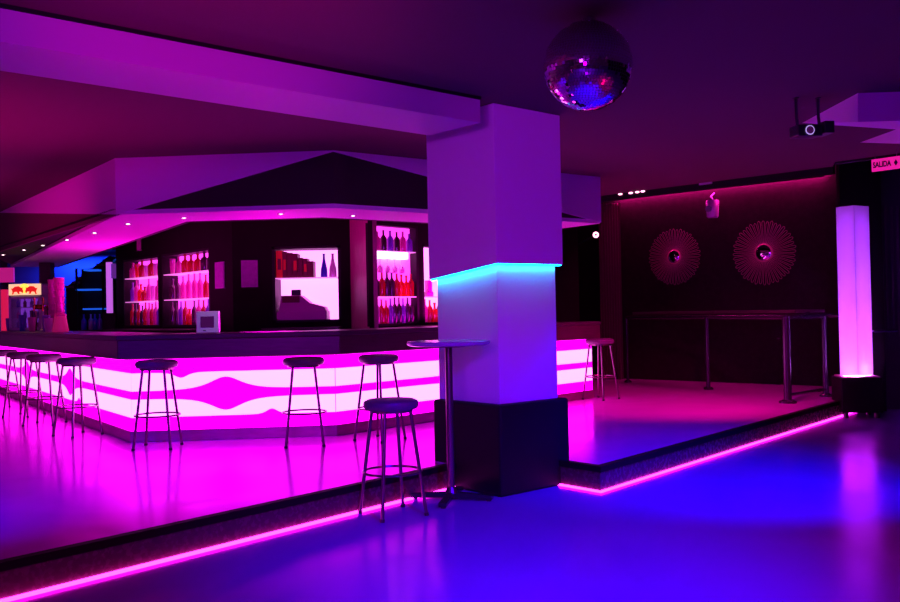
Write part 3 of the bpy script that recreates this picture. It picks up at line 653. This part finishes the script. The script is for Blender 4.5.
ST = [(158, 447.8, 27, 'bar stool standing in front of the corner of the glowing bar'),
      (305, 445, 45, 'bar stool before the middle of the front bar panel, its legs lining up in pairs'),
      (380, 440, 5, 'bar stool at the bar, right behind the stool on the dance floor'),
      (78, 435.5, -12, 'bar stool along the left wing of the bar, nearest to the corner'),
      (45, 424.5, 20, 'bar stool along the left wing of the bar, second from the corner'),
      (24, 416, 10, 'bar stool along the left wing of the bar, third from the corner'),
      (3, 409, -20, 'bar stool cut by the left edge of the picture'),
      (601, 399.3, 8, 'bar stool at the far end of the bar, to the right of the column')]
first = True
for px, py, th_, lab in ST:
    o = proto if first else copy_tree(proto); first = False
    p = P(px, py, PL); o.location = (p.x, p.y, PL); o.rotation_euler = (0, 0, math.radians(th_)+math.atan((450-px)/890)); o['label'] = lab; o['group'] = 'bar stools standing along the bar'
o = copy_tree(proto); p = P(393, 514.5, 0); o.location = p; o.location.z = 0; o.rotation_euler = (0, 0, math.radians(-17+3.6)); o.scale = (1, 1, .98)
o['label'] = 'bar stool on the lower dance floor beside the high round table'; del o['group']

# ------------------------------------------------------------------ high round table
p = P(451.5, 500, 0); t = thing('high_table', 'tall round pedestal table on the dance floor in front of the column', 'table', (p.x, p.y, 0))
m = MB(); m.lathe([(.26, 1.065), (.283, 1.072), (.288, 1.08), (.288, 1.093), (.283, 1.098), (.01, 1.098)], 48); m.build('tabletop', m_table, t, smooth=True)
m = MB(); m.tube([(0, 0, .03), (0, 0, 1.065)], .026, 16); m.build('pole', m_metal, t, smooth=True)
m = MB(); m.lathe([(.12, 1.055), (.12, 1.065)], 20); m.lathe([(.045, .05), (.03, .09)], 16); m.build('mounting_plate', m_metal, t)
for k in range(4):
    a = math.radians(-12+90*k); c_, s_ = math.cos(a), math.sin(a); m = MB()
    L = .29
    m.add([(c_*r_-s_*w_, s_*r_+c_*w_, z_) for r_, w_, z_ in ((0, -.022, .02), (0, .022, .02), (0, .022, .06), (0, -.022, .06), (L, -.028, .012), (L, .028, .012), (L, .028, .04), (L, -.028, .04))],
          [(0, 1, 2, 3), (4, 7, 6, 5), (0, 4, 5, 1), (1, 5, 6, 2), (2, 6, 7, 3), (3, 7, 4, 0)])
    f = m.build('foot', m_rail, t, bevel=.004)
    m = MB(); m.lathe([(.018, 0), (.018, .014)], 10, (c_*(L-.03), s_*(L-.03), 0)); m.build('glide', m_dplast, f)

# ------------------------------------------------------------------ disco ball
bc = D(588, 66, 4.4); R = 44.5/890*4.4
t = thing('disco_ball', 'large mirrored disco ball hanging from the ceiling', 'disco ball', bc)
t.rotation_euler = (.0, .06, .3)
m = MB(); m.lathe([(R*.97*math.cos(a), R*.97*math.sin(a)) for a in [(-PI/2+.02)+(PI-.04)*i/24 for i in range(25)]], 48); m.build('core', m_ballcore, t, smooth=True)
m = MB(); NR = 46
for i in range(NR):
    la = -PI/2+PI*(i+.5)/NR; h = PI/NR*.46; n = max(6, int(2*PI*math.cos(la)/(PI/NR)))
    for j in range(n):
        lo = 2*PI*(j+(i % 2)*.5)/n; dw = PI/n*.9
        tilt = V((random.gauss(0, .028), random.gauss(0, .028), random.gauss(0, .028)))
        nrm = (V((math.cos(la)*math.cos(lo), math.cos(la)*math.sin(lo), math.sin(la)))+tilt).normalized()
        c = V((math.cos(la)*math.cos(lo), math.cos(la)*math.sin(lo), math.sin(la)))*R
        e = V((-math.sin(lo), math.cos(lo), 0)); e = (e-nrm*e.dot(nrm)).normalized(); u_ = nrm.cross(e)
        a = R*math.cos(la)*dw; b = R*h
        m.add([c-e*a-u_*b, c+e*a-u_*b, c+e*a+u_*b, c-e*a+u_*b], [(0, 1, 2, 3)])
m.build('mirror_tiles', m_mirror, t)
m = MB(); m.lathe([(.03, R-.005), (.03, R+.02), (.012, R+.03), (.012, CE-bc.z)], 14); m.build('hanger', m_chrome, t, smooth=True)

# ------------------------------------------------------------------ projector light on rods
pc = D(813, 130, 6.2); t = thing('projector_light', 'small black projector with round lens hanging from the ceiling on two rods', 'projector', pc, .12)
s = 6.2/890
m = MB(); m.box(-18*s, 8*s, -.03, .1, -6.5*s, 5*s); m.build('body', m_dplast, t, bevel=.008)
m = MB(); m.box(9*s, 19*s, -.05, .12, -4*s, 8*s); m.build('side_box', m_dplast, t, bevel=.004)
m = MB(); m.tube([(0+math.cos(a)*.03-6*s, -.036, math.sin(a)*.03-1*s) for a in [2*PI*i/24 for i in range(24)]], .004, 6, closed=True); m.build('lens_ring', mat('lit_lens_ring', (.6, .6, .8), .3, emit=(.5, .35, .8), es=.8), t)
m = MB(); m.tube([(-6*s, -.04, -s), (-6*s, -.025, -s)], .026, 20); m.build('lens', m_screen, t)
for x in (-14*s, 9.5*s):
    m = MB(); m.tube([(x, .03, 4*s), (x-1*s, .03, 14*s), (x-1*s, .03, CE-pc.z)], .011, 8); m.build('rod', m_dplast, t)
m = MB(); m.box(-17*s, -13*s, 0.01, .05, CE-pc.z-.006, CE-pc.z-.0005); m.box(6.5*s, 10.5*s, 0.01, .05, CE-pc.z-.006, CE-pc.z-.0005); m.build('ceiling_plate', m_dplast, t)

# ------------------------------------------------------------------ exit sign
dsg = 8.55; p0 = D(871.5, 159.8, dsg); p1 = D(899.5, 156.2, dsg-.2); p2 = D(871.5, 171.8, dsg)
w = (z0(p1)-z0(p0)).length; hh = p0.z-p2.z
t = thing('exit_sign', 'pink-lit exit sign reading SALIDA hanging by the dark pillar', 'sign', z0(p0, p2.z), math.atan2(p1.y-p0.y, p1.x-p0.x))
m = MB(); m.box(0, w, 0, .02, 0, hh); m.build('panel', m_sign, t)
for x in (.03, w-.03):
    m = MB(); m.tube([(x, .01, hh), (x, .01, CE-p2.z)], .003, 6); m.build('hanging_wire', m_chrome, t)
cu = bpy.data.curves.new('lettering', 'FONT'); cu.body = 'SALIDA'; cu.size = .075; cu.extrude = .001; cu.offset = .003
tmp = bpy.data.objects.new('tmp', cu); C.objects.link(tmp)
dg = bpy.context.evaluated_depsgraph_get(); me = bpy.data.meshes.new_from_object(tmp.evaluated_get(dg)); bpy.data.objects.remove(tmp)
me.materials.clear(); me.materials.append(m_signt)
xs = [v.co.x for v in me.vertices]; k = (w*.66)/(max(xs)-min(xs))
for v in me.vertices: v.co.x = (v.co.x-min(xs))*k
o = bpy.data.objects.new('lettering', me); C.objects.link(o); o.parent = t; o.rotation_euler = (PI/2, 0, 0); o.location = (w*.05, -.003, hh*.3)
m = MB(); m.solid([V((w*.8, -.003, hh*.5)), V((w*.87, -.003, hh*.78)), V((w*.94, -.003, hh*.5)), V((w*.87, -.003, hh*.22))], (0, .002, 0)); m.build('arrow_mark', m_signt, t)

# ------------------------------------------------------------------ tube lamp
bc_ = D(857, 398, 10.33); t = thing('tube_lamp', 'tall glowing square acrylic tube lamp on a dark box base', 'floor lamp', (bc_.x, bc_.y, 0), math.radians(-8))
m = MB(); m.box(-.225, .225, -.2, .2, .06, .46); m.build('base', m_black, t, bevel=.01)
for x in (-.17, .17):
    for y in (-.15, .15): m = MB(); m.lathe([(.03, 0), (.03, .06)], 10, (x, y, 0)); m.build('foot', m_dplast, t)
def wall_(pts, z0__, z1__):
    m = MB(); m.band(pts, [(x*.97, y*.97) for x, y in pts], z0__, z1__); return m
sq = .185; ptsq = [(-sq, -.02), (-.03, -.165), (sq, .0), (.03, .15), (-sq, -.02)]
wall_(ptsq[0:2], .475, 2.43).build('left_sheet', m_tubelens, t)
wall_(ptsq[1:3], .475, 2.43).build('right_sheet', m_tubelens, t)
wall_(ptsq[2:5], .475, 2.43).build('rear_sheet', m_tubelens, t)
m = MB(); m.box(-.2, .2, -.18, .165, .46, .474); m.build('top_plate', mat('pink_perspex', (.8, .2, .5), .3), t)
m = MB(); m.tube([(0, 0, .53), (0, 0, 2.35)], .02, 10); m.build('fluorescent_tube', mat('violet_fluorescent', (.5, .2, 1), .3, emit=(.5, .05, 1.), es=8), t)
m = MB(); m.lathe([(.05, 0), (.08, .03), (.08, .1), (.04, .14)], 16, (0, 0, .475)); m.build('lamp_bulb', mat('bright_lamp_bulb', (1, .8, 1), .3, emit=(1., .42, 1.), es=3600), t)

# ------------------------------------------------------------------ drink ledge + rail
r1 = P(628, 382.5, PL); r2 = P(708.5, 389.5, PL); r3 = P(788, 403, PL); r4 = P(826, 396.5, PL)
t = thing('drink_ledge', 'dark waist-high ledge on round posts in front of the sunburst wall', 'ledge')
dline = [z0(p) for p in (r1, r2, r3)]
m = MB(); rr = offset([r1, r2, r3], 0); m.tube([z0(r1, 1.165), z0(r2, 1.165), z0(r3, 1.165)], .028, 12); m.build('front_rail', m_rail, t, smooth=True)
m = MB(); m.tube([z0(r3, 1.165), z0(r4, 1.165), (4.76, 10.745, 1.165)], .028, 12); m.build('side_rail', m_rail, t, smooth=True)
ba = offset([r1, r2, r3], -.12); bb = offset([r1, r2, r3], -.5)
m = MB(); m.band(ba, bb, 1.21, 1.245); m.build('ledge_top', m_dwood, t, bevel=.005)
for p, rad in ((r1, .025), (r2, .03), (r3, .045), (r4, .035)):
    m = MB(); m.tube([z0(p, PL), z0(p, 1.165)], rad, 16); po = m.build('post', m_rail, t, smooth=True)
    m = MB(); m.lathe([(rad*2.2, 0), (rad*2.2, .02), (rad*1.2, .04)], 20, (p.x, p.y, PL)); m.build('floor_flange', m_rail, po)
for p in (r2, r3):
    q = offset([r1, r2, r3], -.3)[1 if p is r2 else 2]; m = MB(); m.tube([z0(p, 1.15), (q.x, q.y, 1.21)], .012, 8); m.build('bracket', m_rail, t)
# dark kerb slabs beside the corner post
k1 = z0(P(803, 403, PL+.05), PL+.001); 
m = MB(); a = offset([E3, E5], -.14); b = offset([E3, E5], -.3); f0 = .80; f1 = .96
A2 = a[0]+(a[1]-a[0])*f0; B2 = a[0]+(a[1]-a[0])*f1; C2 = b[0]+(b[1]-b[0])*f1; D2 = b[0]+(b[1]-b[0])*f0
# (narrow floor rail between the posts)
m.tube([z0(r3, PL+.09), z0(r4, PL+.09)], .02, 10); m.build('foot_rail', m_rail, t, smooth=True)
# rail right of the lamp
a = D(873, 331, 10.7); b = D(897, 330.5, 10.7)
t = thing('wall_handrail', 'short lit handrail on the dark ribbed wall right of the tube lamp', 'handrail')
m = MB(); m.tube([a, b], .022, 12); m.build('rail', m_chrome, t, smooth=True)
for q in (a, b): m = MB(); m.tube([q+V((0, 0, 0)), q+V((0, .25, 0))], .012, 8); m.build('bracket', m_chrome, t)

# ------------------------------------------------------------------ sunburst mirrors
def sunburst(px, py, R_, r0, label, tiltm=0):
    c = hit(px, py, W0, W0+wd); ang = math.atan2(-wd.y, -wd.x)
    t = thing('sunburst_mirror', label, 'mirror', c+wn*.05, ang)
    m = MB(); n = 44
    for k in range(n):
        a = 2*PI*k/n; rr_ = R_*(1+.02*math.sin(k*2.3)); w = PI/n*.62; pts = []
        for rad, da in ((r0, -w*.4), (rr_*.9, -w), (rr_*.97, -w*.8), (rr_, 0), (rr_*.97, w*.8), (rr_*.9, w), (r0, w*.4)):
            pts.append((rad*math.cos(a+da), -.01, rad*math.sin(a+da)))
        m.tube(pts, .0036, 5)
    m.build('wire_rays', m_copper, t)
    m = MB(); m.lathe([(r0*1.12, 0), (r0*1.12, .02), (r0, .03)], 32); o = m.build('mirror_rim', m_copper, t, smooth=True); o.rotation_euler = (PI/2, 0, 0)
    m = MB(); m.lathe([(r0*math.cos(a), .02+.03*math.sin(a)) for a in [PI/2*i/8 for i in range(8)]]+[(.004, .05)], 32); o = m.build('mirror_glass', m_glassm, t, smooth=True); o.rotation_euler = (PI/2, 0, 0)
    m = MB(); m.lathe([(.05, -.05), (.05, 0)], 12); o = m.build('wall_mount', m_black, t); o.rotation_euler = (PI/2, 0, 0)
sunburst(676, 257, .43, .1, 'smaller copper wire sunburst mirror, left of the pair on the dark wall')
sunburst(765.5, 253, .46, .12, 'larger copper wire sunburst mirror, right of the pair on the dark wall')
# wall speaker
c = hit(718.5, 210, W0, W0+wd); t = thing('wall_spotlight', 'small silver spotlight on a bracket high between the sunburst mirrors', 'spotlight', c+wn*.2, math.atan2(-wd.y, -wd.x))
m = MB(); m.lathe([(.07, -.13), (.085, -.11), (.095, .11), (.085, .13)], 20); m.build('housing', m_silver, t, smooth=True)
m = MB(); m.lathe([(.05, 0), (.05, .03)], 16); o = m.build('lens', m_screen, t); o.rotation_euler = (PI/2, 0, 0); o.location = (-.02, -.07, 0)
m = MB(); m.tube([(-.02, .1, .12), (-.08, .12, .2), (-.06, .2, .26)], .013, 8); m.build('bracket', m_silver, t)
# header fittings
for i, (px, py) in enumerate(((620.5, 193.8), (631, 192.6), (637.5, 191.8), (643, 191))):
    p = hit(px, py, H0, H1); m = MB(); m.lathe([(.028, 0), (.028, .012)], 14); o = m.build('spot_lamp', m_pinkbulb); o.rotation_euler = (PI/2, 0, math.atan2((H1-H0).y, (H1-H0).x)); o.location = p+V((0, 0, -.005)); o.scale = (1, .4, 1)
    tag(o, f'tiny pink spot lamp on the dark header, {ORD[i]}', 'lamp', 'spot lamps on the header')
p = hit(706, 183, H0, H1); m = MB(); m.box(-.08, .08, -.02, 0, -.018, .018); o = m.build('emergency_light', m_plast); o.location = p; o.rotation_euler = (0, 0, math.atan2((H1-H0).y, (H1-H0).x)); tag(o, 'small flat emergency light on the dark header above the mirrors', 'light')
p = D(595.5, 235, 13.0)
t = thing('security_camera', 'small round lit camera on the dark wall right of the canopy', 'camera', p)
m = MB(); m.tube([(math.cos(a)*.03, -.03, math.sin(a)*.03) for a in [2*PI*i/16 for i in range(16)]], .014, 6, closed=True); m.build('light_ring', m_pinkbulb, t)
m = MB(); m.lathe([(.035, 0), (.04, .05)], 14); o = m.build('housing', m_dplast, t); o.rotation_euler = (PI/2, 0, 0); o.location = (0, .05-.03, 0)
m = MB(); m.tube([(0, .02, 0), (0, 1.9, 0)], .012, 6); m.build('arm', m_dplast, t)

# ------------------------------------------------------------------ lights
def light(name, kind, loc, col, e, target=None, size=.3, spot=None, blend=.5, sy=None):
    l = bpy.data.lights.new(name, kind); l.color = col; l.energy = e
    o = bpy.data.objects.new(name, l); C.objects.link(o); o.location = loc
    if kind == 'AREA':
        l.size = size
        if sy: l.shape = 'RECTANGLE'; l.size_y = sy
    else: l.shadow_soft_size = size
    if kind == 'SPOT': l.spot_size = math.radians(spot); l.spot_blend = blend
    if target is not None: o.rotation_euler = (V(target)-V(loc)).to_track_quat('-Z', 'Y').to_euler()
    return o
light('blue_spotlight', 'SPOT', (1.2, 1.6, 2.6), (.02, 0, 1), 1500, (.45, 4.7, 0), .12, 54, 1)
light('blue_spotlight', 'SPOT', (2.9, 4.6, 2.6), (.0, 0, 1), 1500, (1.9, 6.9, 0), .12, 60, 1)
light('blue_spotlight', 'SPOT', (-3.4, 2.4, 2.5), (.06, 0, 1), 1100, (-3.2, 5.8, .2), .15, 50, 1)
light('purple_wash', 'AREA', (-1.2, -2.5, 1.9), (.42, .0, 1.), 115, (0.2, 8, 1.9), 1.5)
light('purple_column_spot', 'SPOT', (-1.5, .5, 2.4), (.62, .03, 1), 190, (.2, 6.3, 2.0), .3, 30, .6)
light('purple_column_spot', 'SPOT', (3.6, 1.2, 2.4), (.75, 0.01, 1), 150, (.7, 6.5, 2.0), .3, 26, .6)
light('magenta_fill', 'SPOT', (-4.3, 6.0, .4), (1, 0, .36), 330, (-3.6, 6.3, 2.75), .3, 85, 1)  # added fill from below, tints ceiling and beam underside; no fixture
light('violet_beam_spot', 'SPOT', (-.2, .6, 2.45), (.3, .03, 1), 120, (-2.2, 4.8, 2.66), .3, 60, 1)
light('screen_fill', 'SPOT', (-1.9, 7.9, 1.75), (.85, .6, 1), 9, (-2.28, 8.4, 1.25), .03, 40, .5)  # added light that brightens the counter screen; no fixture
light('magenta_fill', 'SPOT', (-.7, 1.7, .4), (1, 0, .6), 380, (-1.1, 4.1, 2.75), .3, 40, 1)  # added fill for the magenta ceiling patch; no fixture
light('magenta_fill', 'SPOT', (-6.5, 7.0, .9), (1, 0, .42), 260, (-4.4, 9.6, 2.5), .3, 60, 1)  # added fill from the left for the canopy fascia; no fixture
light('magenta_floor_spot', 'SPOT', (4.2, 1.6, 2.6), (1, 0, .15), 380, (1.9, 3.7, 0), .3, 70, 1)
light('magenta_platform_spot', 'SPOT', (2.9, 8.8, 2.65), (1, 0, .4), 560, (2.6, 10.5, .2), .1, 84, 1)
light('soffit_fill', 'AREA', (-1.9, 9.5, 1.25), (1, 0, .75), 30, (-1.9, 9.3, 2.3), .5, sy=1.6)  # three added fills behind the counter brighten the canopy underside; no fixture
light('soffit_fill', 'AREA', (-4.2, 11.4, 1.25), (1, 0, .7), 26, (-4.1, 11.3, 2.3), .5, sy=1.6)
light('soffit_fill', 'AREA', (.2, 10.8, 1.25), (1, 0, .7), 22, (.1, 10.7, 2.3), .5, sy=1.2)
p = D(80, 258, 16.1); light('blue_alcove_light', 'AREA', (p.x, 16.3, p.z-.02), (.02, .1, 1), 30, (p.x, 16.6, p.z-1), 1.2, sy=.2)
w_ = bpy.data.worlds.new('world'); bpy.context.scene.world = w_; w_.use_nodes = True
w_.node_tree.nodes['Background'].inputs[0].default_value = (.2, .0, .25, 1); w_.node_tree.nodes['Background'].inputs[1].default_value = .02
cy = bpy.context.scene.cycles
cy.use_denoising = True; cy.max_bounces = 8; cy.sample_clamp_indirect = 6; cy.caustics_reflective = False; cy.caustics_refractive = False
